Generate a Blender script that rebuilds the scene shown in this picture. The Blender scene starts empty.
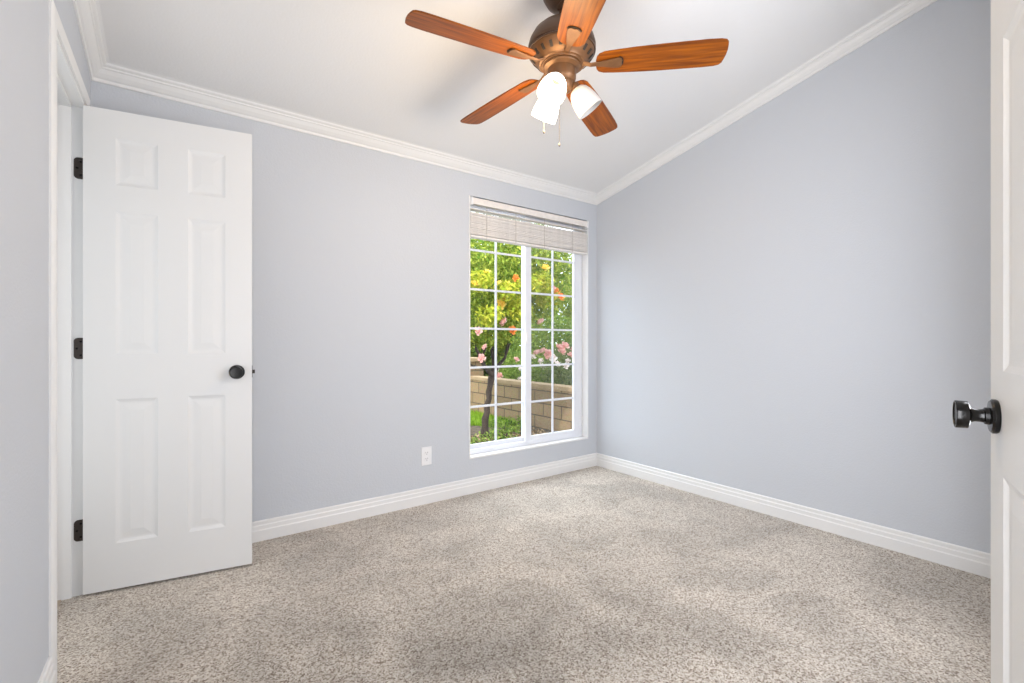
import bpy, bmesh, math, random
import numpy as np
from mathutils import Vector, Matrix

C = bpy.context.scene.collection
scene = bpy.context.scene
R = math.radians

# ---------------------------------------------------------------- camera
YAW = R(36.51)
cam_d = bpy.data.cameras.new('camera')
cam = bpy.data.objects.new('camera', cam_d); C.objects.link(cam)
cam_d.sensor_width = 36.0
cam_d.lens = 36.0 * 471.5 / 1024.0
cam_d.clip_start = 0.02
cam.location = (0, 0, 1.06)
cam.rotation_euler = (R(90), 0, -YAW)
scene.camera = cam

# ---------------------------------------------------------------- light
scene.view_settings.view_transform = 'Standard'
scene.view_settings.look = 'None'
scene.view_settings.gamma = 1.0
scene.view_settings.use_curve_mapping = False
scene.view_settings.exposure = 0.0

world = bpy.data.worlds.new('sky'); scene.world = world
world.use_nodes = True
bg = world.node_tree.nodes['Background']
bg.inputs['Color'].default_value = (0.80, 0.90, 1.0, 1)
bg.inputs['Strength'].default_value = 4.5

def sun_light():
    d = bpy.data.lights.new('sun', 'SUN'); d.energy = 3.6; d.angle = R(0.6); d.color = (1.0, 0.95, 0.86)
    o = bpy.data.objects.new('sun', d); C.objects.link(o)
    v = Vector((0.62, 0.22, -0.75))
    o.rotation_euler = v.to_track_quat('-Z', 'Y').to_euler()
sun_light()

def area(name, loc, aim, sx, sy, energy, col):
    d = bpy.data.lights.new(name, 'AREA'); d.shape = 'RECTANGLE'; d.size = sx; d.size_y = sy
    d.energy = energy; d.color = col
    o = bpy.data.objects.new(name, d); C.objects.link(o)
    o.location = loc
    o.rotation_euler = (Vector(aim) - Vector(loc)).to_track_quat('-Z', 'Y').to_euler()
    return o
# added fill lamp beside the camera, standing in for hallway light
area('left_fill_light', (-0.04, 0.005, 1.0), (3.0, 1.4, 1.0), 0.25, 1.6, 22, (0.97, 0.985, 1.04))
# added fill lamp by the entry wall, out of view, brightening the room
area('right_fill_light', (1.80, 0.10, 1.42), (0.9, 2.6, 1.3), 0.75, 1.5, 30, (0.960, 0.985, 1.055))
# added fill lamp in the unseen side room, brightening the right wall
area('side_room_fill_light', (-0.66, 2.16, 1.10), (2.9, 1.9, 1.0), 0.50, 1.7, 5.6, (0.95, 0.98, 1.0))
# added lamp outside above the window, out of view, boosting daylight indoors
area('window_fill_light', (2.3, 3.75, 3.1), (2.0, 2.0, 0.2), 1.6, 1.2, 60, (0.93, 0.96, 1.0))

# ---------------------------------------------------------------- materials
def new_mat(name):
    m = bpy.data.materials.new(name); m.use_nodes = True
    nt = m.node_tree; b = nt.nodes['Principled BSDF']
    return m, nt, b

def mat(name, col, rough=0.5, metal=0.0, bump=0.0, bscale=100.0, var=0.0, vscale=8.0, spec=0.5):
    m, nt, b = new_mat(name)
    b.inputs['Base Color'].default_value = (*col, 1)
    b.inputs['Roughness'].default_value = rough
    b.inputs['Metallic'].default_value = metal
    b.inputs['Specular IOR Level'].default_value = spec
    tc = nt.nodes.new('ShaderNodeTexCoord')
    if bump:
        n = nt.nodes.new('ShaderNodeTexNoise'); n.inputs['Scale'].default_value = bscale
        n.inputs['Detail'].default_value = 3
        nt.links.new(tc.outputs['Object'], n.inputs['Vector'])
        bp = nt.nodes.new('ShaderNodeBump'); bp.inputs['Strength'].default_value = bump
        bp.inputs['Distance'].default_value = 0.004
        nt.links.new(n.outputs['Fac'], bp.inputs['Height']); nt.links.new(bp.outputs['Normal'], b.inputs['Normal'])
    if var:
        n = nt.nodes.new('ShaderNodeTexNoise'); n.inputs['Scale'].default_value = vscale
        n.inputs['Detail'].default_value = 4
        nt.links.new(tc.outputs['Object'], n.inputs['Vector'])
        r = nt.nodes.new('ShaderNodeValToRGB')
        r.color_ramp.elements[0].position = 0.3; r.color_ramp.elements[1].position = 0.7
        r.color_ramp.elements[0].color = (*[c * (1 - var) for c in col], 1)
        r.color_ramp.elements[1].color = (*[min(1, c * (1 + var)) for c in col], 1)
        nt.links.new(n.outputs['Fac'], r.inputs['Fac']); nt.links.new(r.outputs['Color'], b.inputs['Base Color'])
    return m

M = {}
M['wall'] = mat('periwinkle_grey_paint', (0.585, 0.612, 0.655), 0.75, bump=0.25, bscale=120, spec=0.3)
M['ceiling'] = mat('white_ceiling_paint', (0.80, 0.80, 0.80), 0.85, bump=0.15, bscale=90, spec=0.2)
M['trim'] = mat('white_trim_paint', (0.81, 0.81, 0.805), 0.38)
M['door'] = mat('white_door_paint', (0.745, 0.745, 0.74), 0.42, bump=0.04, bscale=60)
M['vinyl'] = mat('white_vinyl', (0.80, 0.82, 0.87), 0.35)
M['black'] = mat('black_bronze', (0.006, 0.0055, 0.005), 0.22, 0.3)
M['hinge'] = mat('dark_bronze_hinge', (0.055, 0.045, 0.04), 0.45, 0.6)
M['steel'] = mat('brushed_steel', (0.45, 0.45, 0.45), 0.35, 0.9)
M['bronze'] = mat('weathered_bronze', (0.095, 0.052, 0.030), 0.42, 0.45, var=0.12, vscale=20)
M['bronze_light'] = mat('rubbed_bronze', (0.18, 0.088, 0.038), 0.40, 0.45, var=0.15, vscale=30)
M['dark'] = mat('dark_gap', (0.02, 0.014, 0.01), 0.6)
M['plastic'] = mat('white_plastic', (0.85, 0.85, 0.86), 0.3)
M['slot'] = mat('outlet_slot', (0.05, 0.05, 0.05), 0.6)
M['blind'] = mat('cream_blind_slat', (0.83, 0.79, 0.75), 0.5, var=0.05, vscale=30)
M['cord'] = mat('blind_cord', (0.62, 0.58, 0.54), 0.8)
M['chain'] = mat('pull_chain_metal', (0.25, 0.22, 0.2), 0.35, 0.8)
M['tile'] = mat('tan_threshold', (0.52, 0.42, 0.32), 0.5, var=0.1, vscale=12)
M['stucco'] = mat('exterior_stucco', (0.62, 0.58, 0.5), 0.9, bump=0.5, bscale=50)
M['soil'] = mat('garden_soil', (0.075, 0.052, 0.034), 0.95, bump=1.0, bscale=25, var=0.5, vscale=14)
M['bark'] = mat('rough_bark', (0.040, 0.026, 0.018), 0.95, bump=1.0, bscale=30, var=0.45, vscale=18)

def carpet_mat():
    m, nt, b = new_mat('beige_carpet')
    b.inputs['Roughness'].default_value = 1.0; b.inputs['Specular IOR Level'].default_value = 0.05
    b.inputs['Sheen Weight'].default_value = 0.30; b.inputs['Sheen Roughness'].default_value = 0.5
    tc = nt.nodes.new('ShaderNodeTexCoord')
    # twisted tufts: every cell its own tone, roughened by fine noise
    vo = nt.nodes.new('ShaderNodeTexVoronoi'); vo.inputs['Scale'].default_value = 205; vo.inputs['Randomness'].default_value = 1.0
    nz = nt.nodes.new('ShaderNodeTexNoise'); nz.inputs['Scale'].default_value = 260; nz.inputs['Detail'].default_value = 3
    nt.links.new(tc.outputs['Object'], nz.inputs['Vector'])
    nt.links.new(tc.outputs['Object'], vo.inputs['Vector'])
    sr = nt.nodes.new('ShaderNodeSeparateColor'); nt.links.new(vo.outputs['Color'], sr.inputs[0])
    n1 = nt.nodes.new('ShaderNodeMix'); n1.data_type = 'FLOAT'; n1.inputs['Factor'].default_value = 0.45
    nt.links.new(sr.outputs[0], n1.inputs[2]); nt.links.new(nz.outputs['Fac'], n1.inputs[3])
    r = nt.nodes.new('ShaderNodeValToRGB'); e = r.color_ramp.elements
    e[0].position = 0.22; e[0].color = (0.17, 0.118, 0.080, 1)
    e[1].position = 0.80; e[1].color = (0.76, 0.71, 0.635, 1)
    k = e.new(0.42); k.color = (0.455, 0.395, 0.33, 1)
    nt.links.new(n1.outputs[0], r.inputs['Fac'])
    # brushed pile: broad soft patches
    n2 = nt.nodes.new('ShaderNodeTexNoise'); n2.inputs['Scale'].default_value = 2.6; n2.inputs['Detail'].default_value = 6
    n2.inputs['Distortion'].default_value = 0.8
    nt.links.new(tc.outputs['Object'], n2.inputs['Vector'])
    mr = nt.nodes.new('ShaderNodeMapRange'); mr.inputs['From Min'].default_value = 0.35; mr.inputs['From Max'].default_value = 0.65
    mr.inputs['To Min'].default_value = 0.80; mr.inputs['To Max'].default_value = 1.08
    nt.links.new(n2.outputs['Fac'], mr.inputs['Value'])
    # pile darker just inside the entry door, fading outwards
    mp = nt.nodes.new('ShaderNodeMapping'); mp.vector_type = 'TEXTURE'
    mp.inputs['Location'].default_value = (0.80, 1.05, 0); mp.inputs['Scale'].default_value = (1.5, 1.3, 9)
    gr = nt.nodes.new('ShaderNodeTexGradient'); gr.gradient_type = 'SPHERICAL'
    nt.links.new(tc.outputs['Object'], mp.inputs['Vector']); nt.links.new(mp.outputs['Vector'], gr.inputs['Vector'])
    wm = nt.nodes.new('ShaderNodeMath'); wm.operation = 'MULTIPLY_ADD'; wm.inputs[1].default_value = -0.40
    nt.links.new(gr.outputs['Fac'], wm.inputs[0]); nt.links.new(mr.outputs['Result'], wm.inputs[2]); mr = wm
    mx = nt.nodes.new('ShaderNodeMix'); mx.data_type = 'RGBA'; mx.blend_type = 'MULTIPLY'; mx.inputs['Factor'].default_value = 1
    cmb = nt.nodes.new('ShaderNodeCombineColor')
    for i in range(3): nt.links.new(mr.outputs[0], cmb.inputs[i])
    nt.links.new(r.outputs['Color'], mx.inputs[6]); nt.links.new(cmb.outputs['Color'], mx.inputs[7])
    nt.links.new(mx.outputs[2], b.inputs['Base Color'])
    bp = nt.nodes.new('ShaderNodeBump'); bp.inputs['Strength'].default_value = 0.5; bp.inputs['Distance'].default_value = 0.004
    nt.links.new(n1.outputs[0], bp.inputs['Height']); nt.links.new(bp.outputs['Normal'], b.inputs['Normal'])
    return m
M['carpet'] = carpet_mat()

def wood_mat():
    m, nt, b = new_mat('cherry_wood')
    b.inputs['Roughness'].default_value = 0.38; b.inputs['Specular IOR Level'].default_value = 0.25
    tc = nt.nodes.new('ShaderNodeTexCoord')
    mp = nt.nodes.new('ShaderNodeMapping'); mp.inputs['Scale'].default_value = (1.6, 26, 26)
    nt.links.new(tc.outputs['Object'], mp.inputs['Vector'])
    n = nt.nodes.new('ShaderNodeTexNoise'); n.inputs['Scale'].default_value = 3; n.inputs['Detail'].default_value = 5
    n.inputs['Distortion'].default_value = 0.4
    nt.links.new(mp.outputs['Vector'], n.inputs['Vector'])
    r = nt.nodes.new('ShaderNodeValToRGB'); e = r.color_ramp.elements
    e[0].position = 0.3; e[0].color = (0.12, 0.026, 0.002, 1)
    e[1].position = 0.72; e[1].color = (0.36, 0.098, 0.002, 1)
    nt.links.new(n.outputs['Fac'], r.inputs['Fac']); nt.links.new(r.outputs['Color'], b.inputs['Base Color'])
    return m
M['wood'] = wood_mat()

def glass_mat(name, tint, alpha_mix, diffuse=None):
    m = bpy.data.materials.new(name); m.use_nodes = True; nt = m.node_tree
    for n in list(nt.nodes): nt.nodes.remove(n)
    out = nt.nodes.new('ShaderNodeOutputMaterial'); mix = nt.nodes.new('ShaderNodeMixShader')
    t = nt.nodes.new('ShaderNodeBsdfTransparent'); t.inputs['Color'].default_value = (*tint, 1)
    if diffuse:
        g = nt.nodes.new('ShaderNodeBsdfDiffuse'); g.inputs['Color'].default_value = (*diffuse, 1)
    else:
        g = nt.nodes.new('ShaderNodeBsdfGlossy'); g.inputs['Roughness'].default_value = 0.02
    mix.inputs['Fac'].default_value = alpha_mix
    nt.links.new(t.outputs[0], mix.inputs[1]); nt.links.new(g.outputs[0], mix.inputs[2]); nt.links.new(mix.outputs[0], out.inputs[0])
    return m
M['glass'] = glass_mat('window_glass', (0.97, 0.985, 0.98), 0.018)
M['screen'] = glass_mat('insect_screen', (1, 1, 1), 0.17, (0.22, 0.21, 0.19))

def shade_mat(name, em):
    m, nt, b = new_mat(name)
    b.inputs['Base Color'].default_value = (0.88, 0.87, 0.85, 1); b.inputs['Roughness'].default_value = 0.35
    b.inputs['Subsurface Weight'].default_value = 0.0
    if em:
        b.inputs['Emission Color'].default_value = (1.0, 0.93, 0.82, 1); b.inputs['Emission Strength'].default_value = em
    return m
M['shade_lit'] = shade_mat('lit_opal_glass', 3.0)
M['shade_off'] = shade_mat('unlit_opal_glass', 0.0)
M['shade_off'].node_tree.nodes['Principled BSDF'].inputs['Base Color'].default_value = (0.66, 0.64, 0.61, 1)
M['bulb'] = shade_mat('lit_bulb', 6.0)

def block_mat():
    m, nt, b = new_mat('tan_concrete_block')
    b.inputs['Roughness'].default_value = 0.95
    tc = nt.nodes.new('ShaderNodeTexCoord')
    sp = nt.nodes.new('ShaderNodeSeparateXYZ'); nt.links.new(tc.outputs['Object'], sp.inputs[0])
    ad = nt.nodes.new('ShaderNodeMath'); ad.operation = 'ADD'
    nt.links.new(sp.outputs['X'], ad.inputs[0]); nt.links.new(sp.outputs['Y'], ad.inputs[1])
    cb = nt.nodes.new('ShaderNodeCombineXYZ'); nt.links.new(ad.outputs[0], cb.inputs['X']); nt.links.new(sp.outputs['Z'], cb.inputs['Y'])
    br = nt.nodes.new('ShaderNodeTexBrick'); nt.links.new(cb.outputs[0], br.inputs['Vector'])
    br.inputs['Scale'].default_value = 1.0; br.inputs['Brick Width'].default_value = 0.40; br.inputs['Row Height'].default_value = 0.19
    br.inputs['Mortar Size'].default_value = 0.009; br.inputs['Mortar Smooth'].default_value = 0.2
    br.inputs['Color1'].default_value = (0.27, 0.18, 0.095, 1); br.inputs['Color2'].default_value = (0.20, 0.132, 0.07, 1)
    br.inputs['Mortar'].default_value = (0.07, 0.048, 0.03, 1)
    n = nt.nodes.new('ShaderNodeTexNoise'); n.inputs['Scale'].default_value = 30; n.inputs['Detail'].default_value = 5
    nt.links.new(tc.outputs['Object'], n.inputs['Vector'])
    mx = nt.nodes.new('ShaderNodeMix'); mx.data_type = 'RGBA'; mx.blend_type = 'OVERLAY'; mx.inputs['Factor'].default_value = 0.35
    nt.links.new(br.outputs['Color'], mx.inputs[6]); nt.links.new(n.outputs['Color'], mx.inputs[7])
    nt.links.new(mx.outputs[2], b.inputs['Base Color'])
    bp = nt.nodes.new('ShaderNodeBump'); bp.inputs['Strength'].default_value = 0.5; bp.inputs['Distance'].default_value = 0.02
    nt.links.new(n.outputs['Fac'], bp.inputs['Height']); nt.links.new(bp.outputs['Normal'], b.inputs['Normal'])
    return m
M['block'] = block_mat()
M['cap'] = mat('tan_cap_block', (0.32, 0.22, 0.125), 0.95, bump=0.5, bscale=40, var=0.12, vscale=6)

def leaf_mat(name, c1, c2, trans=0.35):
    m = bpy.data.materials.new(name); m.use_nodes = True; nt = m.node_tree
    for n in list(nt.nodes): nt.nodes.remove(n)
    out = nt.nodes.new('ShaderNodeOutputMaterial'); mix = nt.nodes.new('ShaderNodeMixShader')
    d = nt.nodes.new('ShaderNodeBsdfDiffuse'); t = nt.nodes.new('ShaderNodeBsdfTranslucent')
    g = nt.nodes.new('ShaderNodeNewGeometry'); r = nt.nodes.new('ShaderNodeValToRGB')
    r.color_ramp.elements[0].color = (*c1, 1); r.color_ramp.elements[1].color = (*c2, 1)
    nt.links.new(g.outputs['Random Per Island'], r.inputs['Fac'])
    nt.links.new(r.outputs['Color'], d.inputs['Color']); nt.links.new(r.outputs['Color'], t.inputs['Color'])
    mix.inputs['Fac'].default_value = trans
    nt.links.new(d.outputs[0], mix.inputs[1]); nt.links.new(t.outputs[0], mix.inputs[2]); nt.links.new(mix.outputs[0], out.inputs[0])
    return m
M['leaf_bright'] = leaf_mat('yellow_green_leaf', (0.118, 0.222, 0.030), (0.488, 0.518, 0.089))
M['leaf_mid'] = leaf_mat('green_leaf', (0.074, 0.148, 0.030), (0.296, 0.370, 0.081))
M['leaf_yellow'] = leaf_mat('yellow_young_leaf', (0.26, 0.36, 0.03), (0.60, 0.54, 0.07))
M['leaf_dark'] = leaf_mat('dark_green_leaf', (0.037, 0.081, 0.026), (0.133, 0.207, 0.059))
M['leaf_olive'] = leaf_mat('olive_leaf', (0.089, 0.126, 0.044), (0.266, 0.296, 0.118))
M['grass'] = leaf_mat('grass_blade', (0.148, 0.296, 0.022), (0.355, 0.488, 0.059))
M['petal_orange'] = leaf_mat('orange_petal', (0.85, 0.24, 0.05), (0.95, 0.45, 0.12))
M['petal_yellow'] = leaf_mat('yellow_petal', (0.90, 0.60, 0.08), (0.95, 0.75, 0.25))
M['petal_pink'] = leaf_mat('pink_petal', (0.74, 0.36, 0.33), (0.88, 0.62, 0.56))
M['petal_white'] = leaf_mat('pale_petal', (0.85, 0.72, 0.68), (0.95, 0.88, 0.84))

# ---------------------------------------------------------------- helpers
def tag(o, label=None, cat=None, group=None, kind=None):
    if label: o['label'] = label
    if cat: o['category'] = cat
    if group: o['group'] = group
    if kind: o['kind'] = kind
    return o

def empty(name, loc=(0, 0, 0), rot=(0, 0, 0), parent=None):
    o = bpy.data.objects.new(name, None); C.objects.link(o)
    o.location = loc; o.rotation_euler = rot; o.empty_display_size = 0.1
    if parent: o.parent = parent
    return o

def link(name, bm, m, parent=None, smooth=False, bevel=0.0, seg=2):
    bmesh.ops.recalc_face_normals(bm, faces=bm.faces)
    me = bpy.data.meshes.new(name); bm.to_mesh(me); bm.free()
    if smooth:
        for p in me.polygons: p.use_smooth = True
    me.materials.append(m)
    o = bpy.data.objects.new(name, me); C.objects.link(o)
    if parent: o.parent = parent
    if bevel:
        b = o.modifiers.new('bevel', 'BEVEL'); b.width = bevel; b.segments = seg; b.limit_method = 'ANGLE'; b.angle_limit = R(40)
    if smooth:
        try:
            me.set_sharp_from_angle(angle=R(38))
        except Exception:
            pass
    return o

def box(bm, x0, x1, y0, y1, z0, z1, mtx=None):
    v = [bm.verts.new(Vector(p)) for p in ((x0,y0,z0),(x1,y0,z0),(x1,y1,z0),(x0,y1,z0),(x0,y0,z1),(x1,y0,z1),(x1,y1,z1),(x0,y1,z1))]
    if mtx:
        for q in v: q.co = mtx @ q.co
    for f in ((0,3,2,1),(4,5,6,7),(0,1,5,4),(1,2,6,5),(2,3,7,6),(3,0,4,7)): bm.faces.new([v[i] for i in f])
    return v

def prism(bm, pts, vec, mtx=None):
    """closed polygon pts (3-D) extruded by vec"""
    a = [bm.verts.new(Vector(p)) for p in pts]; b = [bm.verts.new(Vector(p) + Vector(vec)) for p in pts]
    if mtx:
        for q in a + b: q.co = mtx @ q.co
    n = len(a)
    bm.faces.new(a); bm.faces.new(list(reversed(b)))
    for i in range(n): bm.faces.new((a[i], b[i], b[(i+1) % n], a[(i+1) % n]))

def lathe(bm, prof, n=48, mtx=None, close=True):
    """profile [(r,z)] turned round z"""
    rings = []
    for r, z in prof:
        if r < 1e-6:
            v = bm.verts.new((0, 0, z)); v.co = mtx @ v.co if mtx else v.co; rings.append([v])
        else:
            ring = []
            for i in range(n):
                t = 2 * math.pi * i / n
                co = Vector((r * math.cos(t), r * math.sin(t), z))
                ring.append(bm.verts.new(mtx @ co if mtx else co))
            rings.append(ring)
    for a, b in zip(rings, rings[1:]):
        if len(a) == 1 and len(b) == 1: continue
        for i in range(n):
            j = (i + 1) % n
            if len(a) == 1: bm.faces.new((a[0], b[i], b[j]))
            elif len(b) == 1: bm.faces.new((a[i], b[0], a[j]))
            else: bm.faces.new((a[i], b[i], b[j], a[j]))

def tube(bm, pts, rad, n=8):
    """round tube through points with radius per point"""
    if not hasattr(rad, '__len__'): rad = [rad] * len(pts)
    pts = [Vector(p) for p in pts]; rings = []
    up = Vector((0.13, 0.27, 0.95)).normalized()
    for i, p in enumerate(pts):
        d = (pts[min(i+1, len(pts)-1)] - pts[max(i-1, 0)]).normalized()
        a = d.cross(up)
        if a.length < 1e-3: a = d.cross(Vector((1, 0, 0)))
        a.normalize(); b = d.cross(a).normalized()
        rings.append([bm.verts.new(p + rad[i] * (a * math.cos(2*math.pi*k/n) + b * math.sin(2*math.pi*k/n))) for k in range(n)])
    for A, B in zip(rings, rings[1:]):
        for k in range(n): bm.faces.new((A[k], B[k], B[(k+1) % n], A[(k+1) % n]))
    bm.faces.new(rings[0]); bm.faces.new(list(reversed(rings[-1])))

def sweep(bm, sections):
    """join equal-length open profile sections (lists of points), with end caps"""
    rows = [[bm.verts.new(Vector(p)) for p in s] for s in sections]
    n = len(rows[0])
    for A, B in zip(rows, rows[1:]):
        for k in range(n): bm.faces.new((A[k], B[k], B[(k+1) % n], A[(k+1) % n]))
    bm.faces.new(rows[0]); bm.faces.new(list(reversed(rows[-1])))

# ---------------------------------------------------------------- the room
XR, YW, YN = 2.99, 2.82, -0.05            # right wall, window wall, entry wall
SL = 0.212
def ceil_z(y): return 2.291 + SL * (YW - y)
# left wall stands in its own frame: origin at the far left corner, +x into the room, -y along the wall towards us
LROT = math.atan(0.0225)
LM = Matrix.Translation((-0.26, YW, 0)) @ Matrix.Rotation(-LROT, 4, 'Z')
def L(x, u, z): return LM @ Vector((x, -u, z))     # u = distance from the far corner
ULEN = 3.0

def structure(o, label): return tag(o, label, kind='structure')

# floor: carpet
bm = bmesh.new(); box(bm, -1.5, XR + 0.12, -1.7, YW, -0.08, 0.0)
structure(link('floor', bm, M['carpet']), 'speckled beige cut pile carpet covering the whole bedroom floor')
# ceiling
bm = bmesh.new()
prism(bm, [(-1.5, -1.7, ceil_z(-1.7)), (-1.5, YW + .14, ceil_z(YW + .14)), (-1.5, YW + .14, ceil_z(YW + .14) + .12), (-1.5, -1.7, ceil_z(-1.7) + .12)], (XR + .12 + 1.5, 0, 0))
structure(link('ceiling', bm, M['ceiling']), 'white sloped ceiling rising away from the window wall')

# window wall with opening
WX0, WX1, WZ0, WZ1 = 1.715, 2.885, 0.240, 2.080
TH = 0.14
bm = bmesh.new()
top = 2.291
box(bm, -1.5, WX0, YW, YW + TH, -0.3, top - SL * TH)
box(bm, WX1, XR + 0.12, YW, YW + TH, -0.3, top - SL * TH)
box(bm, WX0, WX1, YW, YW + TH, -0.3, WZ0)
box(bm, WX0, WX1, YW, YW + TH, WZ1, top - SL * TH)
box(bm, -1.5, XR + .12, YW, YW + 0.03, top - SL * TH, top - SL * .03)
structure(link('wall_window', bm, M['wall']), 'periwinkle grey painted wall holding the tall window')
# right wall
bm = bmesh.new()
prism(bm, [(XR, -1.7, 0), (XR, YW, 0), (XR, YW, ceil_z(YW)), (XR, -1.7, ceil_z(-1.7))], (0.12, 0, 0))
structure(link('wall_right', bm, M['wall']), 'bare periwinkle grey wall with a sloped top right of the window')
# left wall with closet doorway
U0, U1, DH = 0.151, 0.778, 2.052
bm = bmesh.new()
def lpoly(u0, z0f, u1, z0, top0=None, top1=None):
    zt0 = top0 if top0 is not None else ceil_z(YW - u0) ; zt1 = top1 if top1 is not None else ceil_z(YW - u1)
    prism(bm, [(0, -u0, z0), (0, -u1, z0), (0, -u1, zt1), (0, -u0, zt0)], (-0.115, 0, 0), LM)
lpoly(0, 0, U0 - .0, 0); lpoly(U1, 0, ULEN, 0); lpoly(U0, 0, U1, DH)
structure(link('wall_left', bm, M['wall']), 'periwinkle grey wall on the left holding the narrow doorway')
# entry wall with the doorway we look from
EX0, EX1 = -0.20, 0.60
bm = bmesh.new()
zc = ceil_z(YN - .12)
for a, b_, z0, z1 in ((-0.34, EX0, 0, zc), (EX1, XR, 0, zc), (EX0, EX1, 2.06, zc)):
    box(bm, a, b_, YN - 0.115, YN, z0, z1 - 0.02)
structure(link('wall_entry', bm, M['wall']), 'periwinkle grey wall around the entry doorway')
# hallway shell behind us, closet shell on the left
bm = bmesh.new()
prism(bm, [(-1.5, -1.7, 0), (-1.5, YN, 0), (-1.5, YN, ceil_z(YN)), (-1.5, -1.7, ceil_z(-1.7))], (.1, 0, 0))
box(bm, -1.4, XR, -1.7, -1.6, 0, ceil_z(-1.6)); box(bm, -1.4, -.34, YN - .115, YN, 0, ceil_z(YN))
structure(link('wall_hallway', bm, M['wall']), 'plain grey hallway walls behind the entry doorway')
bm = bmesh.new()
prism(bm, [(-1.5, YN, 0), (-1.5, YW, 0), (-1.5, YW, ceil_z(YW)), (-1.5, YN, ceil_z(YN))], (.1, 0, 0))
structure(link('wall_closet', bm, M['wall']), 'plain back wall of the small space behind the narrow doorway')
bm = bmesh.new(); box(bm, -1.4, -.335, 1.6, YW, 0.0, 0.004)
structure(link('floor_threshold', bm, M['tile']), 'tan hard flooring beyond the narrow doorway')

# crown mouldings
CP = [(0, -.062), (.007, -.062), (.010, -.050), (.017, -.047), (.030, -.036), (.040, -.022), (.045, -.020), (.046, -.014), (.056, -.010), (.060, -.003), (.072, 0.0005), (0, .0005)]
def crown(name, ends, label):
    bm = bmesh.new(); secs = []
    for f in ends: secs.append([(lambda x, y, q: (x, y, ceil_z(y) + q))(*f(p), q) for p, q in CP])
    sweep(bm, secs); structure(link(name, bm, M['trim']), label)
def cornerL(p):
    # where lines offset by p from left wall and window wall meet
    y = YW - p; a = L(p, 0, 0); b = L(p, 1, 0); t = (y - a.y) / (b.y - a.y); return (a.x + t * (b.x - a.x), y)
crown('trim_1', [cornerL, lambda p: (XR - p, YW - p)], 'white crown moulding along the window wall')
crown('trim_2', [lambda p: (XR - p, YW - p), lambda p: (XR - p, YN)], 'white crown moulding sloping up the right wall')
crown('trim_3', [cornerL, lambda p: (L(p, 2.86, 0).x, L(p, 2.86, 0).y)], 'white crown moulding sloping up the left wall')
# baseboards
BP = [(0, .106), (.006, .106), (.010, .101), (.010, .086), (.013, .080), (.0135, .062), (.0165, .056), (.0165, .0), (0, 0)]
def base(name, a, b, label):
    bm = bmesh.new()
    sweep(bm, [[(*a(p), z) for p, z in BP], [(*b(p), z) for p, z in BP]]); structure(link(name, bm, M['trim']), label)
base('baseboard_window', cornerL, lambda p: (XR - p, YW - p), 'white stepped baseboard under the window')
base('baseboard_right', lambda p: (XR - p, YW - p), lambda p: (XR - p, YN), 'white stepped baseboard along the right wall')
CW = 0.062
base('baseboard_left', lambda p: L(p, U1 + CW, 0).xy[:], lambda p: L(p, 2.86, 0).xy[:], 'short white baseboard on the left wall near the narrow doorway')

# door casing + jamb of the narrow doorway (left wall)
def casing_profile(w): return [(0, 0), (.009, 0), (.0105, .006), (.0125, w * .45), (.011, w * .8), (.0055, w), (0, w)]
def left_casing():
    bm = bmesh.new(); P = casing_profile(CW)
    zt = DH - 0.004
    secs = []
    for (u, s, z, dz) in ((U1 - .006, 1, 0, 0), (U1 - .006, 1, zt, 1), (U0 + .006, -1, zt, 1), (U0 + .006, -1, 0, 0)):
        secs.append([L(d, u + s * w, z + dz * w) for d, w in P])
    sweep(bm, secs)
    # jamb boards and stops
    box(bm, -.115, 0.001, -U0 - .012, -U0, 0, DH, LM); box(bm, -.115, 0.001, -U1, -U1 + .012, 0, DH, LM)
    box(bm, -.115, 0.001, -U1, -U0, DH - .014, DH, LM)
    box(bm, -.085, -.040, -U0 - .023, -U0 - .012, 0, DH - .014, LM); box(bm, -.085, -.040, -U1 + .012, -U1 + .023, 0, DH - .014, LM)
    box(bm, -.085, -.040, -U1 + .012, -U0 - .012, DH - .025, DH - .014, LM)
    return structure(link('trim_4', bm, M['trim']), 'white casing and jamb of the narrow left doorway')
left_casing()
def entry_casing():
    bm = bmesh.new(); P = casing_profile(CW); secs = []
    for (x, s, z, dz) in ((EX0, -1, 0, 0), (EX0, -1, 2.06, 1), (EX1, 1, 2.06, 1), (EX1, 1, 0, 0)):
        secs.append([(x + s * w * (0.9 if s < 0 else 1), YN + d, z + dz * w) for d, w in P])
    sweep(bm, secs)
    box(bm, EX0, EX0 + .012, YN - .115, YN, 0, 2.06); box(bm, EX1 - .012, EX1, YN - .115, YN, 0, 2.06); box(bm, EX0, EX1, YN - .115, YN, 2.046, 2.06)
    return structure(link('trim_5', bm, M['trim']), 'white casing of the entry doorway')
entry_casing()

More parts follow.
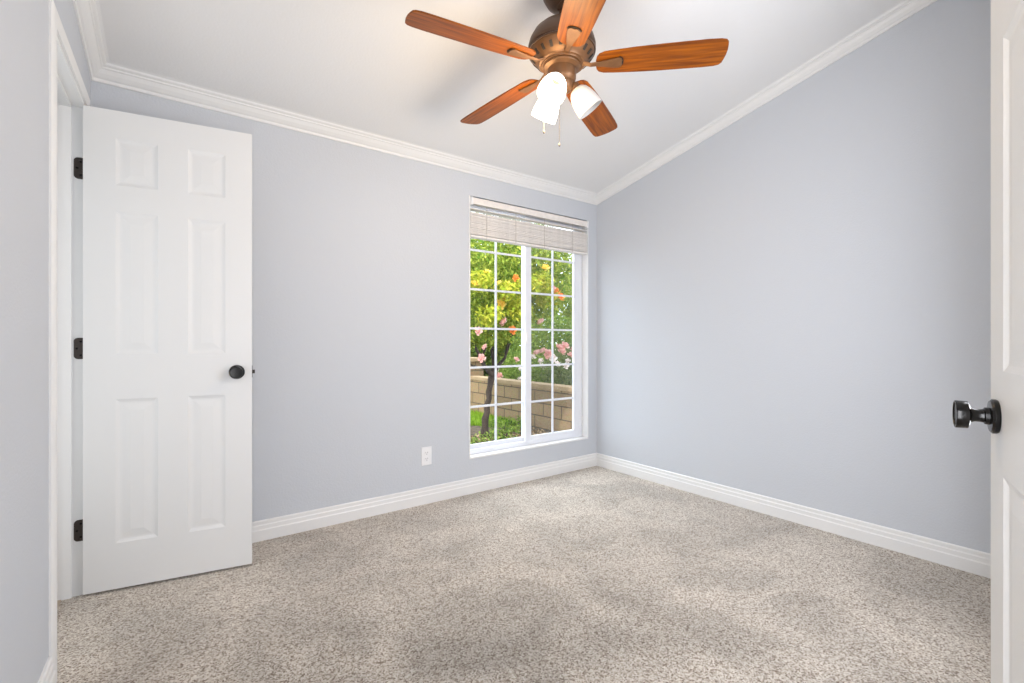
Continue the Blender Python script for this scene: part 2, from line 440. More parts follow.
# ---------------------------------------------------------------- six panel doors
def panel_door(bm, W, H, T, cols, rows):
    """leaf in x 0..W, z 0..H; front at y=0 facing -y, back at y=T; recessed raised-field panels both sides"""
    xs = sorted({0, W, *[c for ab in cols for c in ab]}); zs = sorted({0, H, *[c for ab in rows for c in ab]})
    for side in (0, 1):
        y = 0 if side == 0 else T; s = 1 if side == 0 else -1
        V = {}
        def v(x, z, d=0):
            k = (round(x, 5), round(z, 5), round(d, 5))
            if k not in V: V[k] = bm.verts.new((x, y + s * d, z))
            return V[k]
        for i in range(len(xs) - 1):
            for j in range(len(zs) - 1):
                x0, x1, z0, z1 = xs[i], xs[i+1], zs[j], zs[j+1]
                if (x0, x1) in cols and (z0, z1) in rows:
                    steps = [(0, 0), (.006, .0025), (.013, .0050), (.019, .0055), (.024, .0052), (.050, .0018)]
                    prev = None
                    for ins, dep in steps:
                        ring = [v(x0+ins, z0+ins, dep), v(x1-ins, z0+ins, dep), v(x1-ins, z1-ins, dep), v(x0+ins, z1-ins, dep)]
                        if prev:
                            for k in range(4): bm.faces.new((prev[k], prev[(k+1) % 4], ring[(k+1) % 4], ring[k]))
                        prev = ring
                    bm.faces.new(prev)
                else: bm.faces.new((v(x0, z0), v(x1, z0), v(x1, z1), v(x0, z1)))
    # edges of the leaf
    def q(*p): bm.faces.new([bm.verts.new(c) for c in p])
    q((0,0,0),(0,T,0),(0,T,H),(0,0,H)); q((W,0,0),(W,T,0),(W,T,H),(W,0,H)); q((0,0,0),(W,0,0),(W,T,0),(0,T,0)); q((0,0,H),(W,0,H),(W,T,H),(0,T,H))
    bmesh.ops.remove_doubles(bm, verts=bm.verts, dist=1e-5)

ROWS = [(0.205, 0.815), (1.005, 1.612), (1.722, 1.922)]
def knob_mesh(side):
    """round flat-faced knob; axis along local +z, base on z=0"""
    bm = bmesh.new()
    lathe(bm, [(0, 0), (.031, 0), (.0325, .003), (.0325, .008), (.029, .0115), (.0165, .013), (.0160, .019), (.0130, .0205), (.0120, .026),
               (.0122, .034), (.0150, .0395), (.0225, .042), (.0258, .0435), (.0262, .048), (.0268, .0615), (.0262, .063), (.0245, .0632), (.0230, .0612), (0, .0600)], 40)
    return bm

# narrow door on the left wall
P0 = Vector((-0.266, 2.622, 0.012)); P1 = Vector((0.338, 2.519, 0.012))
ang = math.atan2(P1.y - P0.y, P1.x - P0.x)
W1 = 0.612
d1 = empty('door_1', P0, (0, 0, ang)); structure(d1, 'narrow white six panel door standing open in front of the window wall')
bm = bmesh.new()
panel_door(bm, W1, 2.026, 0.035, [(0.106, 0.252), (0.361, 0.505)], [(a - .012, b - .012) for a, b in ROWS])
link('door_leaf', bm, M['door'], d1)
def put_knob(parent, x, z, yface, s, name='door_knob'):
    k = link(name, knob_mesh(s), M['black'], parent, smooth=True)
    k.scale = (1, 1, .95); k.location = (x, yface, z); k.rotation_euler = (R(90) if s < 0 else R(-90), 0, 0)
    return k
put_knob(d1, 0.551, 0.906, 0, -1); put_knob(d1, 0.551, 0.906, 0.035, 1)
bm = bmesh.new(); box(bm, W1 + .0015, W1 + .012, .012, .023, .897, .914); box(bm, W1, W1 + .0015, .006, .029, .878, .934)
link('latch_bolt', bm, M['hinge'], d1)
def hinge(parent, zc_, inv):
    """jamb leaf with rounded corners + screw heads + knuckle barrel"""
    bm = bmesh.new()
    pts = []
    w, h, r = .034, .089, .014
    for cx, cz, a0 in ((-w + r, h/2 - r, 90), (-w + r, -h/2 + r, 180)):
        for k in range(7):
            t = R(a0 + 15 * k); pts.append((cx + r * math.cos(t), cz + r * math.sin(t)))
    pts += [(0, -h/2), (0, h/2)]
    y = -U0 - .012
    prism(bm, [(px, y - .0005, zc_ + pz) for px, pz in pts], (0, -.002, 0), LM)
    tube(bm, [L(.006, U0 + .012 - .002, zc_ + k) for k in (-.045, .045)], .0065, 12)
    bm.transform(inv)
    h_ = link('hinge', bm, M['hinge'], parent)
    bm = bmesh.new()
    for k, dx in ((.028, -.012), (0, -.024), (-.028, -.012)):
        m_ = LM @ Matrix.Translation((dx, y - .0024, zc_ + k)) @ Matrix.Rotation(R(90), 4, 'X')
        lathe(bm, [(0, .0006), (.004, .0004), (.0043, 0)], 12, m_)
    bm.transform(inv); s_ = link('screw', bm, M['black'], parent); s_.parent = h_
    return h_
inv = (Matrix.Translation(P0) @ Matrix.Rotation(ang, 4, 'Z')).inverted()
for z in (1.783, 1.031, 0.271): hinge(d1, z, inv)
bm = bmesh.new(); box(bm, -.036, .004, -U1 + .012, -U1 + .0145, .885, .945, LM)
sp_ = link('strike_plate', bm, M['steel']); structure(sp_, 'small steel strike plate on the left jamb'); sp_.name = 'trim_6'

# entry door on the right, swung open against the entry wall
th = R(197)   # direction from free edge towards hinge
E0 = Vector((1.3245, 0.1875))
u = Vector((math.cos(th), math.sin(th)))
W2 = 0.735
H0 = E0 + u * W2
d2 = empty('door_2', (E0.x, E0.y, 0.012), (0, 0, th)); structure(d2, 'white six panel entry door at the right edge, swung wide open')
bm = bmesh.new()
panel_door(bm, W2, 2.026, 0.035, [(0.102, 0.315), (0.420, 0.633)], [(a - .012, b - .012) for a, b in ROWS])
link('door_leaf', bm, M['door'], d2)
# the leaf's front (y=0, facing local -y) faces the room
k = put_knob(d2, 0.060, 0.906, 0, -1); k2 = put_knob(d2, 0.060, 0.906, 0.035, 1)
bm = bmesh.new(); box(bm, -.0015, 0, .006, .029, .878, .934); box(bm, -.010, -.0015, .012, .023, .897, .914)
link('latch_bolt', bm, M['hinge'], d2)
for z in (0.25, 1.02, 1.78):
    bm = bmesh.new(); tube(bm, [(W2 + .004, .030, z - .045), (W2 + .004, .030, z + .045)], .0065, 12); box(bm, W2, W2 + .002, .003, .032, z - .045, z + .045)
    link('hinge', bm, M['hinge'], d2)

# ---------------------------------------------------------------- window
w1 = empty('window_1', (WX0, YW, WZ0)); structure(w1, 'tall white sliding window with divided panes beside the right wall')
def wlink(name, bm, m, parent=None, **k):
    bm.transform(Matrix.Translation((-WX0, -YW, -WZ0))); return link(name, bm, m, parent or w1, **k)
def ring(bm, x0, x1, z0, z1, y0, y1, l, r, b, t):
    box(bm, x0, x0 + l, y0, y1, z0, z1); box(bm, x1 - r, x1, y0, y1, z0, z1)
    box(bm, x0 + l, x1 - r, y0, y1, z0, z0 + b); box(bm, x0 + l, x1 - r, y0, y1, z1 - t, z1)
# liner of the reveal, standing a little proud of the wall
bm = bmesh.new()
box(bm, WX0 - .001, WX0 + .008, YW - .005, YW + .062, WZ0 + .011, WZ1); box(bm, WX1 - .008, WX1 + .001, YW - .005, YW + .062, WZ0 + .011, WZ1)
box(bm, WX0 - .001, WX1 + .001, YW - .005, YW + .062, WZ0 - .001, WZ0 + .011)
wlink('window_liner', bm, M['trim'], bevel=.0015)
bm = bmesh.new(); ring(bm, WX0 + .008, WX1 - .008, WZ0 + .011, WZ1 - .008, YW + .062, YW + .125, .022, .045, .034, .045)
box(bm, 2.287, 2.320, YW + .092, YW + .125, WZ0 + .04, WZ1 - .05)
wlink('window_frame', bm, M['vinyl'], bevel=.002)
ZR = [0.585, 0.870, 1.155, 1.440, 1.725]
def sash(x0, x1, z0, y, l, r, b, t, name):
    bm = bmesh.new(); ring(bm, x0, x1, z0, WZ1 - .045, y - .012, y + .012, l, r, b, t)
    s_ = wlink(name, bm, M['vinyl'], bevel=.002)
    gx0, gx1, gz0, gz1 = x0 + l, x1 - r, z0 + b, WZ1 - .045 - t
    bm = bmesh.new(); m_ = .0076
    xm = (gx0 + gx1) / 2
    box(bm, xm - m_, xm + m_, y - .004, y + .004, gz0, gz1)
    for z in ZR:
        box(bm, gx0, xm - m_, y - .004, y + .004, z - m_, z + m_); box(bm, xm + m_, gx1, y - .004, y + .004, z - m_, z + m_)
    mu = wlink('muntin_grid', bm, M['vinyl'], s_)
    bm = bmesh.new()
    f = [bm.verts.new(c) for c in ((gx0 - .003, y + .006, gz0 - .003), (gx1 + .003, y + .006, gz0 - .003), (gx1 + .003, y + .006, gz1 + .003), (gx0 - .003, y + .006, gz1 + .003))]
    bm.faces.new(f); wlink('glass_pane', bm, M['glass'], s_)
    return s_
sl = sash(1.744, 2.292, 0.284, YW + .100, .016, .032, .030, .030, 'sash')
sr = sash(2.262, 2.832, 0.284, YW + .074, .060, .048, .034, .034, 'sash')
bm = bmesh.new(); f = [bm.verts.new(c) for c in ((2.30, YW + .120, .285), (2.835, YW + .120, .285), (2.835, YW + .120, 2.03), (2.30, YW + .120, 2.03))]
bm.faces.new(f); wlink('insect_screen', bm, M['screen'])
bm = bmesh.new(); box(bm, 2.266, 2.280, YW + .052, YW + .062, 1.06, 1.12); box(bm, 2.262, 2.284, YW + .058, YW + .0635, 1.045, 1.135)
wlink('sash_latch', bm, M['plastic'], sr, bevel=.002)
bm = bmesh.new(); box(bm, 2.866, 2.876, YW + .052, YW + .062, .35, .42); wlink('blind_cleat', bm, M['plastic'], bevel=.003)

# ---------------------------------------------------------------- blind
bl = tag(empty('window_blind', ((WX0 + WX1) / 2, YW + .022, 2.071)), 'cream horizontal slat blind pulled up to the top of the window', 'window blind')
BX = 0.573
bm = bmesh.new(); box(bm, -BX, BX, -.020, .016, -.042, -.002); link('headrail', bm, M['blind'], bl, bevel=.002)
bm = bmesh.new()
box(bm, -BX, BX, -.036, -.030, -.048, -.004); box(bm, -BX, BX, -.038, -.036, -.012, -.004)
link('valance', bm, M['blind'], bl, bevel=.0015)
for s in (-1, 1):
    bm = bmesh.new(); box(bm, s * BX - .012 if s > 0 else s * BX - .004, s * BX + .004 if s > 0 else s * BX + .012, -.041, .0, -.058, -.001)
    link('valance_end', bm, M['plastic'], bl, bevel=.002)
def slat_bm(tilt=0.0):
    bm = bmesh.new(); n = 6; rows = []
    for x in (-BX, BX):
        for s in (0, 1):
            rows.append([bm.verts.new((x, -.024 + .048 * k / n, .0022 * math.sin(math.pi * k / n) + (0.0048 if s else 0) + tilt * (k / n - .5))) for k in range(n + 1)])
    a0, a1, b0, b1 = rows
    for k in range(n):
        bm.faces.new((a0[k], a0[k+1], b0[k+1], b0[k])); bm.faces.new((a1[k], a1[k+1], b1[k+1], b1[k]))
        bm.faces.new((a0[k], a0[k+1], a1[k+1], a1[k])); bm.faces.new((b0[k], b0[k+1], b1[k+1], b1[k]))
    bm.faces.new((a0[0], b0[0], b1[0], a1[0])); bm.faces.new((a0[n], b0[n], b1[n], a1[n]))
    return bm
slat = link('slat', slat_bm(), M['blind'], bl)
zz = []
z = -.082; zz.append(z); z = -.108
while z > -.258: zz.append(z); z -= .0062
rng = random.Random(4)
for i, z in enumerate(zz):
    o = slat if i == 0 else slat.copy()
    if i: C.objects.link(o); o.parent = bl
    o.location = (rng.uniform(-.0015, .0015), rng.uniform(-.0015, .0015), z); o.rotation_euler = (rng.uniform(-.02, .02), rng.uniform(-.0008, .0008), 0)
bm = bmesh.new(); box(bm, -BX, BX, -.026, .026, -.278, -.262); link('bottom_rail', bm, M['blind'], bl, bevel=.003)
for x in (-.44, -.18, .10, .40):
    bm = bmesh.new(); box(bm, x - .002, x + .002, -.0285, -.0272, -.28, -.05); link('ladder_cord', bm, M['cord'], bl)

# ---------------------------------------------------------------- outlet
ou = tag(empty('wall_outlet', (1.388, YW, .310)), 'white duplex outlet on the wall left of the window', 'power outlet')
bm = bmesh.new(); box(bm, -.037, .037, -.006, 0, -.060, .060); link('cover_plate', bm, M['plastic'], ou, bevel=.003)
for s in (-1, 1):
    bm = bmesh.new(); pts = []
    for k in range(24):
        t = 2 * math.pi * k / 24; pts.append((.017 * math.cos(t), -.006, s * .0195 + max(-.0125, min(.0125, .017 * math.sin(t)))))
    prism(bm, pts, (0, -.0018, 0)); f_ = link('socket', bm, M['plastic'], ou)
    bm = bmesh.new(); box(bm, -.0075, -.0055, -.0084, -.0078, s * .0195, s * .0195 + .008); box(bm, .0055, .0075, -.0084, -.0078, s * .0195, s * .0195 + .008)
    box(bm, -.002, .002, -.0084, -.0078, s * .0195 - .009, s * .0195 - .005); link('slot', bm, M['slot'], f_)

# ---------------------------------------------------------------- ceiling fan
FX, FY, FZ = 1.354, 1.476, 2.226
fz = ceil_z(FY)
fan = tag(empty('ceiling_fan', (FX, FY, FZ)), 'bronze ceiling fan with five cherry wood blades and a three shade light', 'ceiling fan')
dz = fz - FZ
bm = bmesh.new()
tiltm = Matrix.Translation((0, 0, dz)) @ Matrix.Rotation(-math.atan(SL), 4, 'X')
lathe(bm, [(0, -.001), (.086, -.001), (.090, -.008), (.090, -.026), (.087, -.055), (.077, -.084), (.056, -.106), (.036, -.115), (.030, -.112), (.022, -.116), (0, -.112)], 48, tiltm)
link('canopy', bm, M['bronze'], fan, smooth=True)
bm = bmesh.new(); lathe(bm, [(0, .16), (.0125, .16), (.0125, dz - .09), (.024, dz - .09), (.024, dz - .10), (0, dz - .07)], 24); link('downrod', bm, M['bronze'], fan, smooth=True)
bm = bmesh.new()
lathe(bm, [(0, .186), (.022, .186), (.030, .182), (.032, .176), (.060, .170), (.094, .155), (.119, .131), (.135, .103), (.142, .078), (.142, .066), (.138, .060), (.142, .056), (.141, .050), (.0, .048)], 64)
link('motor_housing', bm, M['bronze'], fan, smooth=True)
bm = bmesh.new()
lathe(bm, [(0, .050), (.137, .050), (.135, .042), (.106, .012), (.100, .008), (.096, .002), (.087, .001), (.085, -.004), (0, -.004)], 64)
vr = link('vent_ring', bm, M['bronze_light'], fan, smooth=True)
for k in range(20):
    a = 2 * math.pi * (k + .5) / 20
    bm = bmesh.new()
    m_ = Matrix.Rotation(a, 4, 'Z') @ Matrix.Translation((.1205, 0, .027)) @ Matrix.Rotation(-math.pi / 4 * 1.02, 4, 'Y')
    box(bm, -.0125, .0125, -.0062, .0062, -.0022, .0016, m_)
    link('vent_slot', bm, M['dark'], vr, bevel=.001)
bm = bmesh.new()
lathe(bm, [(0, -.003), (.076, -.003), (.079, -.007), (.077, -.013), (.066, -.017), (.060, -.020), (.060, -.058), (.056, -.066), (.048, -.074), (.046, -.095), (.040, -.106), (.022, -.114), (.010, -.118), (.008, -.126), (0, -.130)], 48)
link('switch_housing', bm, M['bronze_light'], fan, smooth=True)

PH = R(170.5); PITCH = R(12)
def blade_outline():
    up = [(.142, .012), (.146, .034), (.155, .047), (.176, .056), (.22, .060), (.30, .065), (.40, .069), (.50, .070), (.58, .0705), (.625, .069), (.645, .064), (.654, .054), (.658, .035), (.661, .012)]
    dn = [(.661, -.012), (.658, -.034), (.654, -.052), (.645, -.062), (.625, -.067), (.58, -.069), (.50, -.0685), (.40, -.067), (.30, -.064), (.22, -.059), (.176, -.055), (.155, -.046), (.146, -.033), (.142, -.012)]
    return up + dn
def iron_bm():
    bm = bmesh.new()
    pts = [(.150, .011), (.175, .016), (.205, .022), (.232, .026), (.243, .024), (.250, .012), (.247, 0)]
    pts = pts + [(x, -y) for x, y in reversed(pts[:-1])]
    prism(bm, [(x, y, -.0045) for x, y in pts], (0, 0, -.006))
    # arm rising to the motor
    secs = []
    for r_, z_, w_, t_ in ((.070, .012, .017, .007), (.095, .004, .013, .0065), (.120, -.006, .011, .006), (.150, -.0045, .0115, .006), (.19, -.0045, .012, .0062)):
        secs.append([(r_, -w_, z_), (r_, w_, z_), (r_, w_ * .7, z_ - t_), (r_, -w_ * .7, z_ - t_)])
    sweep(bm, secs)
    return bm
for i in range(5):
    a = PH - R(72) * i + R((.3, -3.2, -1.0, .5, -3.5)[i])
    # blade with pitch: counter-clockwise edge lower
    bm = bmesh.new(); prism(bm, [(x, y, -.003) for x, y in blade_outline()], (0, 0, .006))
    bl_ = link('blade', bm, M['wood'], fan, bevel=.0015)
    m_ = Matrix.Rotation(a, 4, 'Z') @ Matrix.Translation((0, 0, -.001)) @ Matrix.Rotation((0, R(1.4), R(2.2), 0, 0)[i], 4, 'Y') @ Matrix.Rotation(-PITCH, 4, 'X')
    bl_.matrix_local = m_
    ir = link('blade_iron', iron_bm(), M['bronze_light'], bl_, bevel=.0015)
    bm = bmesh.new()
    arc = [(.246 + .0 - .012 + .020 * math.cos(t), .0305 * math.sin(t)) for t in [R(-78 + 13 * k) for k in range(13)]]
    inn = [(.234 + .013 * math.cos(t), .0265 * math.sin(t)) for t in [R(78 - 13 * k) for k in range(13)]]
    prism(bm, [(x, y, -.0042) for x, y in arc + inn], (0, 0, -.0015)); link('notch', bm, M['dark'], bl_)

# three bell shades
def shade_bm():
    """bell opening downwards: z=0 at the neck, mouth at z=-.115"""
    prof = [(.020, 0), (.030, -.004), (.043, -.018), (.052, -.040), (.0575, -.065), (.0605, -.090), (.061, -.115), (.0585, -.115), (.058, -.090), (.055, -.065), (.0495, -.040), (.0405, -.020), (.028, -.008), (.018, -.004)]
    bm = bmesh.new(); lathe(bm, prof + [prof[0]], 40); bmesh.ops.remove_doubles(bm, verts=bm.verts, dist=1e-6); return bm
for az, lit in ((208, True), (88, True), (-28, False)):
    a = R(az)
    out = Vector((math.cos(a), math.sin(a), 0))
    tilt = R(38)
    root = out * .043 + Vector((0, 0, -.070))
    axis = out * math.sin(tilt) + Vector((0, 0, -math.cos(tilt)))
    q = (-axis).to_track_quat('Z', 'Y').to_matrix().to_4x4()
    bm = bmesh.new()
    tube(bm, [out * .035 + Vector((0, 0, -.064)), root, root + axis * .018], [.013, .014, .016], 16)
    lathe(bm, [(0, .004), (.019, .002), (.0215, -.004), (.0215, -.015), (.018, -.018), (0, -.018)], 32, Matrix.Translation(root + axis * .012) @ q)
    ar = link('light_arm', bm, M['bronze_light'], fan, smooth=True)
    sh = link('lamp_shade', shade_bm(), M['shade_lit' if lit else 'shade_off'], fan, smooth=True)
    sh.matrix_local = Matrix.Translation(root + axis * .030) @ q @ Matrix.Scale(.93, 4)
    bm = bmesh.new()
    lathe(bm, [(0, -.012), (.010, -.014), (.012, -.030), (.022, -.052), (.026, -.068), (.022, -.084), (.011, -.093), (0, -.095)], 24)
    b_ = link('light_bulb', bm, M['bulb' if lit else 'shade_off'], fan, smooth=True); b_.matrix_local = sh.matrix_local.copy()
    if lit:
        d = bpy.data.lights.new('fan_bulb_light', 'POINT'); d.energy = 9.5; d.color = (1.0, 0.71, 0.38); d.shadow_soft_size = 0.09
        lo = bpy.data.objects.new('fan_bulb_light', d); C.objects.link(lo)
        lo.location = Vector((FX, FY, FZ)) + root + axis * .165
# pull chains
for x, y, z0, z1 in ((-.101, -.003, -.075, -.300), (-.020, -.008, -.115, -.335)):
    bm = bmesh.new(); tube(bm, [(x, y, z0), (x, y, z1)], .0011, 6)
    ch = link('pull_chain', bm, M['chain'], fan)
    bm = bmesh.new(); lathe(bm, [(0, z1 + .004), (.002, z1), (.0042, z1 - .008), (.0035, z1 - .014), (0, z1 - .016)], 12, Matrix.Translation((x, y, 0)))
    link('chain_pull', bm, M['chain'], ch, smooth=True)

# ---------------------------------------------------------------- outdoors
GZ = -0.25
bm = bmesh.new(); box(bm, -6, 16, YW + TH, 20, GZ - .3, GZ)
structure(link('ground_garden', bm, M['soil']), 'garden soil outside the window')
nr = np.random.default_rng(11)
def quads(name, verts, m, parent=None):
    """verts (n,4,3)"""
    n = len(verts); me = bpy.data.meshes.new(name)
    me.vertices.add(n * 4); me.vertices.foreach_set('co', verts.reshape(-1).astype(np.float32))
    me.loops.add(n * 4); me.loops.foreach_set('vertex_index', np.arange(n * 4, dtype=np.int32))
    me.polygons.add(n); me.polygons.foreach_set('loop_start', np.arange(0, n * 4, 4, dtype=np.int32))
    me.polygons.foreach_set('loop_total', np.full(n, 4, dtype=np.int32)); me.update(); me.validate()
    me.materials.append(m)
    o = bpy.data.objects.new(name, me); C.objects.link(o)
    if parent: o.parent = parent
    return o
def leaves(centers, size, aspect=.5, up=0.35):
    n = len(centers)
    d = nr.normal(size=(n, 3)); d /= np.linalg.norm(d, axis=1)[:, None]
    nrm = nr.normal(size=(n, 3)); nrm[:, 2] += up * 3; s = np.cross(nrm, d); s /= np.linalg.norm(s, axis=1)[:, None]
    sz = size * nr.uniform(.6, 1.3, n)[:, None]
    fold = np.cross(d, s) * sz * .12
    a = centers - d * sz / 2; b = centers + s * sz * aspect / 2 + fold; c = centers + d * sz / 2; e = centers - s * sz * aspect / 2 + fold
    return np.stack([a, b, c, e], 1)
def blob(n, c, rx, ry, rz, shell=.55, clumps=14, spread=.38):
    """clumpy ellipsoid cloud of points"""
    cc = nr.normal(size=(clumps, 3)); cc /= np.linalg.norm(cc, axis=1)[:, None]; cc *= nr.uniform(shell, .95, clumps)[:, None]
    p = cc[nr.integers(0, clumps, n)] + nr.normal(size=(n, 3)) * spread
    r = np.linalg.norm(p, axis=1); k = r > 1.08; p[k] *= (nr.uniform(.75, 1.08, k.sum()) / r[k])[:, None]
    return p * np.array([rx, ry, rz]) + np.array(c)
def blossom_mesh(name, m, r=.05, petals=16):
    bm = bmesh.new()
    for k in range(petals):
        ph = k * 2.399; t = .25 + 1.2 * k / petals
        dirv = Vector((math.cos(ph) * math.sin(t), math.sin(ph) * math.sin(t), math.cos(t)))
        side = dirv.cross(Vector((0, 0, 1))).normalized(); upv = side.cross(dirv)
        c0 = Vector((0, 0, -r * .3)) + dirv * r * .2; rr = r * (.7 + .35 * k / petals)
        vs = [c0, c0 + dirv * rr * .6 + side * r * .42 + upv * r * .05, c0 + dirv * rr + side * r * .2 + upv * r * .2, c0 + dirv * rr - side * r * .2 + upv * r * .2, c0 + dirv * rr * .6 - side * r * .42 + upv * r * .05]
        bm.faces.new([bm.verts.new(v) for v in vs])
    me = bpy.data.meshes.new(name); bm.to_mesh(me); bm.free(); me.materials.append(m); return me
BL = {k: blossom_mesh('blossom', M['petal_' + k]) for k in ('orange', 'yellow', 'pink', 'white')}
def blossoms(parent, pts, kinds, size=1.0):
    r_ = random.Random(len(pts) + int(size * 100))
    for p in pts:
        o = bpy.data.objects.new('blossom', BL[r_.choice(kinds)]); C.objects.link(o); o.parent = parent
        o.location = p; s = size * r_.uniform(.7, 1.3); o.scale = (s, s, s)
        o.rotation_euler = (r_.uniform(.5, 1.3), r_.uniform(-.4, .4), r_.uniform(-.9, .9) - YAW)

# flowering tree in the lawn
tr = tag(empty('flowering_tree', (3.56, 5.40, GZ)), 'small flowering tree with a crooked dark trunk on the lawn before the block wall', 'tree')
bm = bmesh.new()
tube(bm, [(-.01, 0, 0), (-.03, 0, .07), (-.012, .01, .16), (-.022, 0, .25), (.012, 0, .34), (.012, .01, .43), (.045, 0, .52), (.045, .01, .61), (.075, .02, .70), (.09, .02, .78), (.12, .02, .85), (.15, .02, .95)], [.078, .058, .045, .050, .042, .046, .038, .044, .038, .046, .054, .038], 12)
br = lambda pts, r0: tube(bm, pts, [r0 * (1 - .75 * k / (len(pts) - 1)) for k in range(len(pts))], 8)
br([(.10, 0, .84), (-.02, .02, .97), (-.09, .0, 1.08), (-.20, -.05, 1.22), (-.30, 0, 1.42), (-.5, 0, 1.8)], .034)
br([(.12, 0, .87), (.24, .05, .98), (.33, .02, 1.08), (.42, .1, 1.24), (.60, .1, 1.6)], .032)
br([(.14, 0, .92), (.16, .1, 1.20), (.14, .15, 1.6), (.3, .2, 2.1)], .036)
br([(-.08, 0, 1.06), (-.05, -.1, 1.3), (0, -.12, 1.7)], .018)
br([(.30, 0, 1.06), (.30, -.15, 1.3), (.4, -.2, 1.7)], .018)
br([(.04, 0, .92), (-.16, .1, .98), (-.36, .2, 1.10)], .018)
link('trunk', bm, M['bark'], tr, smooth=True)
pts = np.concatenate([blob(20000, (.25, .15, 2.30), 1.15, 1.0, .85, clumps=40, spread=.22), blob(5500, (-.10, .05, 1.68), .66, .7, .46, clumps=22, spread=.24)])
quads('foliage', leaves(pts, .062, .5), M['leaf_bright'], tr)
yl = np.concatenate([blob(420, c, .17, .15, .13, clumps=8, spread=.4) for c in ((-.55, -.72, 2.02), (-.18, -.80, 1.92), (.06, -.85, 1.98), (-.42, -.72, 1.62), (-.05, -.80, 1.70), (.30, -.80, 2.06), (.52, -.70, 1.86))])
quads('young_leaves', leaves(yl, .055, .5), M['leaf_yellow'], tr)
def through(px, py, Y):
    """point on the plane y=Y seen at that place of the photograph, relative to the tree"""
    l = (px - 512) / 471.5; dx = math.sin(YAW) + l * math.cos(YAW); dy = math.cos(YAW) - l * math.sin(YAW)
    t = Y / dy; return (dx * t - 3.56, Y - 5.40, 1.06 + (341.5 - py) / 471.5 * t - GZ)
blossoms(tr, [through(516, 278, 4.6), through(513, 330, 4.7), through(560, 297, 4.6), (.62, -.75, 1.95)], ['orange'], 1.25)
blossoms(tr, [through(475, 284, 4.65), through(499, 283, 4.6), through(509, 284, 4.6), through(505, 299, 4.65), through(541, 281, 4.6), through(501, 304, 4.7), through(487, 272, 4.6), through(545, 268, 4.6)], ['yellow'], 1.0)
blossoms(tr, [through(504, 322, 4.6), through(478, 331, 4.6), through(541, 322, 4.7), through(553, 288, 4.6), through(485, 347, 4.8), through(482, 358, 4.7)], ['pink'], .95)

# block wall and its pillar
gw = tag(empty('garden_wall', (4.58, 5.0, GZ)), 'low tan block garden wall running behind the flowering tree', 'garden wall')
bm = bmesh.new(); box(bm, 0, .20, -2.0, 2.55, -.02, .605); link('block_courses', bm, M['block'], gw)
bm = bmesh.new()
y = -2.0
while y < 2.5: box(bm, -.012, .212, y + .002, min(y + .398, 2.55), .607, .668); y += .40
link('wall_cap', bm, M['cap'], gw, bevel=.006)
gp = tag(empty('garden_pillar', (4.70, 7.80, GZ)), 'square tan block pillar taller than the wall at its far end', 'pillar')
bm = bmesh.new(); box(bm, -.22, .22, -.24, .22, -.02, .93); link('pillar_shaft', bm, M['block'], gp)
bm = bmesh.new(); box(bm, -.26, .26, -.27, .26, .932, 1.0); link('pillar_cap', bm, M['cap'], gp, bevel=.008)

# lawn
n = 26000
P = np.stack([nr.uniform(2.2, 4.5, n), nr.uniform(5.6, 8.15, n), np.full(n, GZ)], 1)
k = (P[:, 1] > 6.0 + .25 * np.sin(P[:, 0] * 7)) | (P[:, 0] < 3.2)
P = P[k]; n = len(P); hgt = nr.uniform(.04, .10, n); a = nr.uniform(0, 6.28, n); wv = np.stack([np.cos(a), np.sin(a), np.zeros(n)], 1) * .006
lean = nr.normal(size=(n, 3)) * .03; lean[:, 2] = hgt
q4 = np.stack([P - wv, P + wv, P + lean + wv * .2, P + lean - wv * .2], 1)
tag(quads('lawn_grass', q4, M['grass']), 'bright green lawn grass beyond the tree trunk', 'grass', kind='stuff')

def shrub(name, loc, c, r, n, lsize, m, label, cat, bl=None, bn=0, bsize=1.0, clumps=14, group=None, trunk=None, aspect=.5):
    e = tag(empty(name, loc), label, cat, group)
    bm = bmesh.new()
    rr = random.Random(int(loc[0] * 100))
    if trunk: tube(bm, [(0, 0, 0), (.05, 0, trunk * .5), (0, .05, trunk)], [.13, .10, .07], 10)
    for k in range(5):
        a = rr.uniform(0, 6.28); t0 = (trunk or .0) * .7
        tube(bm, [(0, 0, t0), (math.cos(a) * r[0] * .3, math.sin(a) * r[1] * .3, (t0 + c[2]) / 2), (math.cos(a) * r[0] * .6, math.sin(a) * r[1] * .6, c[2] + r[2] * .2)], [.03, .02, .008] if trunk else [.012, .009, .004], 6)
    link('trunk' if trunk else 'stems', bm, M['bark'], e, smooth=True)
    quads('foliage', leaves(blob(n, c, *r, clumps=clumps, spread=.3), lsize, aspect), m, e)
    if bl:
        ps = []
        for k in range(bn):
            a = rr.uniform(math.pi * .9, math.pi * 1.75); zt = rr.uniform(-.3, 1.0)
            w = math.sqrt(max(.05, 1 - zt * zt)); ps.append((c[0] + math.cos(a) * r[0] * w, c[1] + math.sin(a) * r[1] * w, c[2] + zt * r[2] * .95))
        blossoms(e, ps, bl, bsize)
    return e
# fallen leaves and petals on the soil
n = 2600
P = np.stack([nr.uniform(2.4, 4.5, n), nr.uniform(4.4, 5.55, n), GZ + nr.uniform(.004, .012, n)], 1)
M['litter'] = leaf_mat('fallen_leaf', (0.10, 0.06, 0.03), (0.42, 0.30, 0.18), 0.0)
tag(quads('fallen_leaves', leaves(P, .045, .6, up=3.0), M['litter']), 'fallen brown leaves scattered on the soil under the tree', 'fallen leaves', kind='stuff')
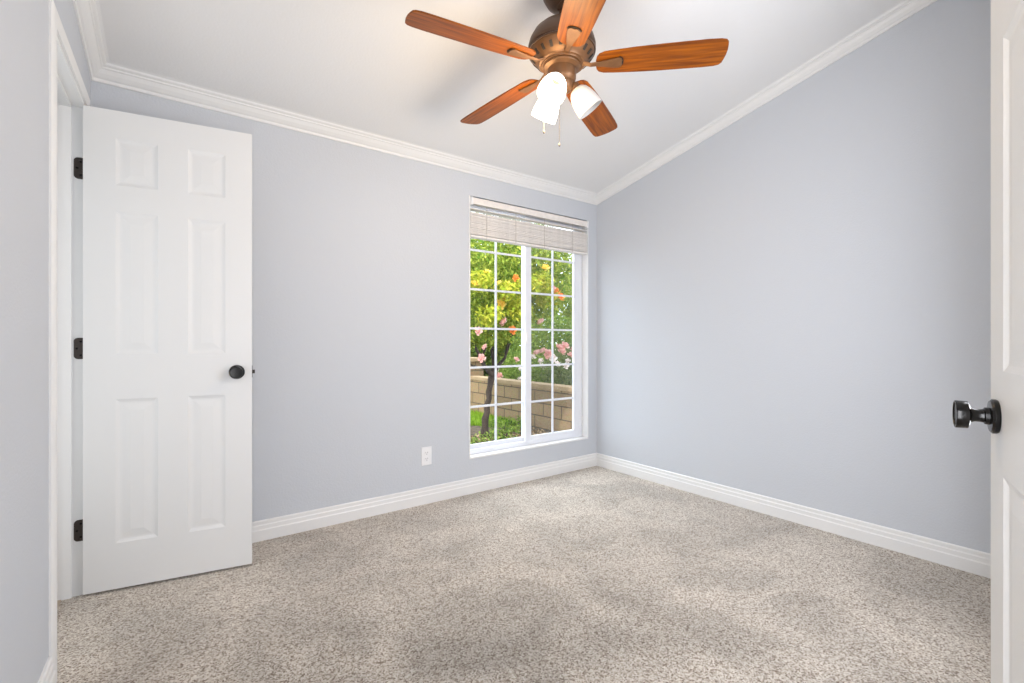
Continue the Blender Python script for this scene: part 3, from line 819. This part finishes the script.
# ground cover by the trunk
gc = 0
for x, y, s, lab in ((3.25, 5.0, .9, 'low leafy ground plant in front of the tree trunk'), (3.95, 5.55, 1.1, 'low bushy plant right of the tree trunk'),
                     (3.66, 5.15, .8, 'small leafy plant hugging the foot of the tree trunk'), (4.25, 5.9, 1.1, 'low green plant against the foot of the block wall'),
                     (2.85, 5.35, .9, 'small ground plant at the left edge of the window view')):
    shrub('ground_cover', (x, y, GZ), (0, 0, .07 * s), (.30 * s, .28 * s, .11 * s), int(300 * s), .045, M['leaf_mid'], lab, 'plant', clumps=8)
# rose bushes behind the wall
shrub('rose_bush', (5.62, 5.70, GZ), (0, 0, .78), (.60, .60, .50), 6500, .045, M['leaf_olive'], 'bush of pale pink roses rising behind the block wall at right', 'rose bush')
rb_ = bpy.data.objects['rose_bush']
def rel(px, py, Y):
    v = through(px, py, Y); return (v[0] + 3.56 - 5.62, v[1] + 5.40 - 5.70, v[2])
blossoms(rb_, [rel(*a, 5.08) for a in ((537, 353), (543, 351), (548, 354), (560, 348), (565, 346), (562, 352), (571, 355))], ['pink'], 1.5)
blossoms(rb_, [rel(*a, 5.08) for a in ((533, 357), (553, 358), (568, 361), (574, 349), (557, 364), (566, 366), (541, 361))], ['white', 'pink'], 1.1)
shrub('rose_bush', (5.55, 7.15, GZ), (0, 0, .62), (.55, .60, .5), 5000, .045, M['leaf_mid'], 'green rose bush with few pink blooms behind the middle of the block wall', 'rose bush', ['pink', 'white'], 9, 1.0)
shrub('garden_shrub', (3.75, 8.80, GZ), (0, 0, .75), (.50, .50, .72), 5000, .055, M['leaf_mid'], 'leafy green shrub left of the block pillar', 'shrub', ['pink', 'orange'], 10, 1.1)
shrub('garden_shrub', (7.3, 8.4, GZ), (0, 0, .95), (.95, .95, .95), 8000, .07, M['leaf_mid'], 'broad green shrub beyond the roses', 'shrub')
shrub('garden_shrub', (7.6, 5.75, GZ), (0, 0, .95), (.95, .95, .85), 8000, .07, M['leaf_olive'], 'olive green shrub beyond the pink roses at right', 'shrub')
# trees further off
for x, y, r_, h_, mm, lab in ((5.5, 11.2, 1.5, 3.5, 'leaf_mid', 'tall green tree far behind the left window sash'), (8.9, 11.0, 1.5, 3.6, 'leaf_bright', 'tall yellow green tree far behind the middle of the window'),
                          (10.3, 7.4, 1.5, 3.6, 'leaf_mid', 'tall green tree far behind the right window sash'), (10.3, 4.0, 1.5, 3.3, 'leaf_dark', 'dark tree beyond the near end of the block wall'),
                          (2.2, 11.2, 1.5, 3.3, 'leaf_dark', 'dark tree at the far left of the garden')):
    shrub('tree', (x, y, GZ), (0, 0, h_ * .60), (r_, r_, h_ * .50), 14000, .12, M[mm], lab, 'tree', clumps=34, trunk=h_ * .45)
def hedge(loc, sx, sy, h, n, label):
    e = tag(empty('tall_hedge', loc), label, 'hedge')
    bm = bmesh.new()
    for k in range(6):
        bm = bmesh.new(); f = (k + .5) / 6 - .5; tube(bm, [(sx * f, sy * f, 0), (sx * f + .05, sy * f, h * .8)], [.08, .03], 8)
        link('trunk', bm, M['bark'], e)
    p = np.stack([nr.uniform(-.5, .5, n) * sx, nr.uniform(-.5, .5, n) * sy, nr.uniform(0, 1, n) * h], 1)
    p[:, 2] *= 1 - .10 * np.abs(np.sin(p[:, 0] * 1.7 + p[:, 1] * 1.3))
    quads('foliage', leaves(p, .24, .6), M['leaf_mid'], e)
hedge((4.6, 14.6, GZ), 12.5, 1.0, 4.8, 42000, 'tall green hedge closing the back of the garden')
hedge((13.0, 7.0, GZ), 1.0, 13.0, 4.8, 42000, 'tall green hedge closing the right side of the garden')
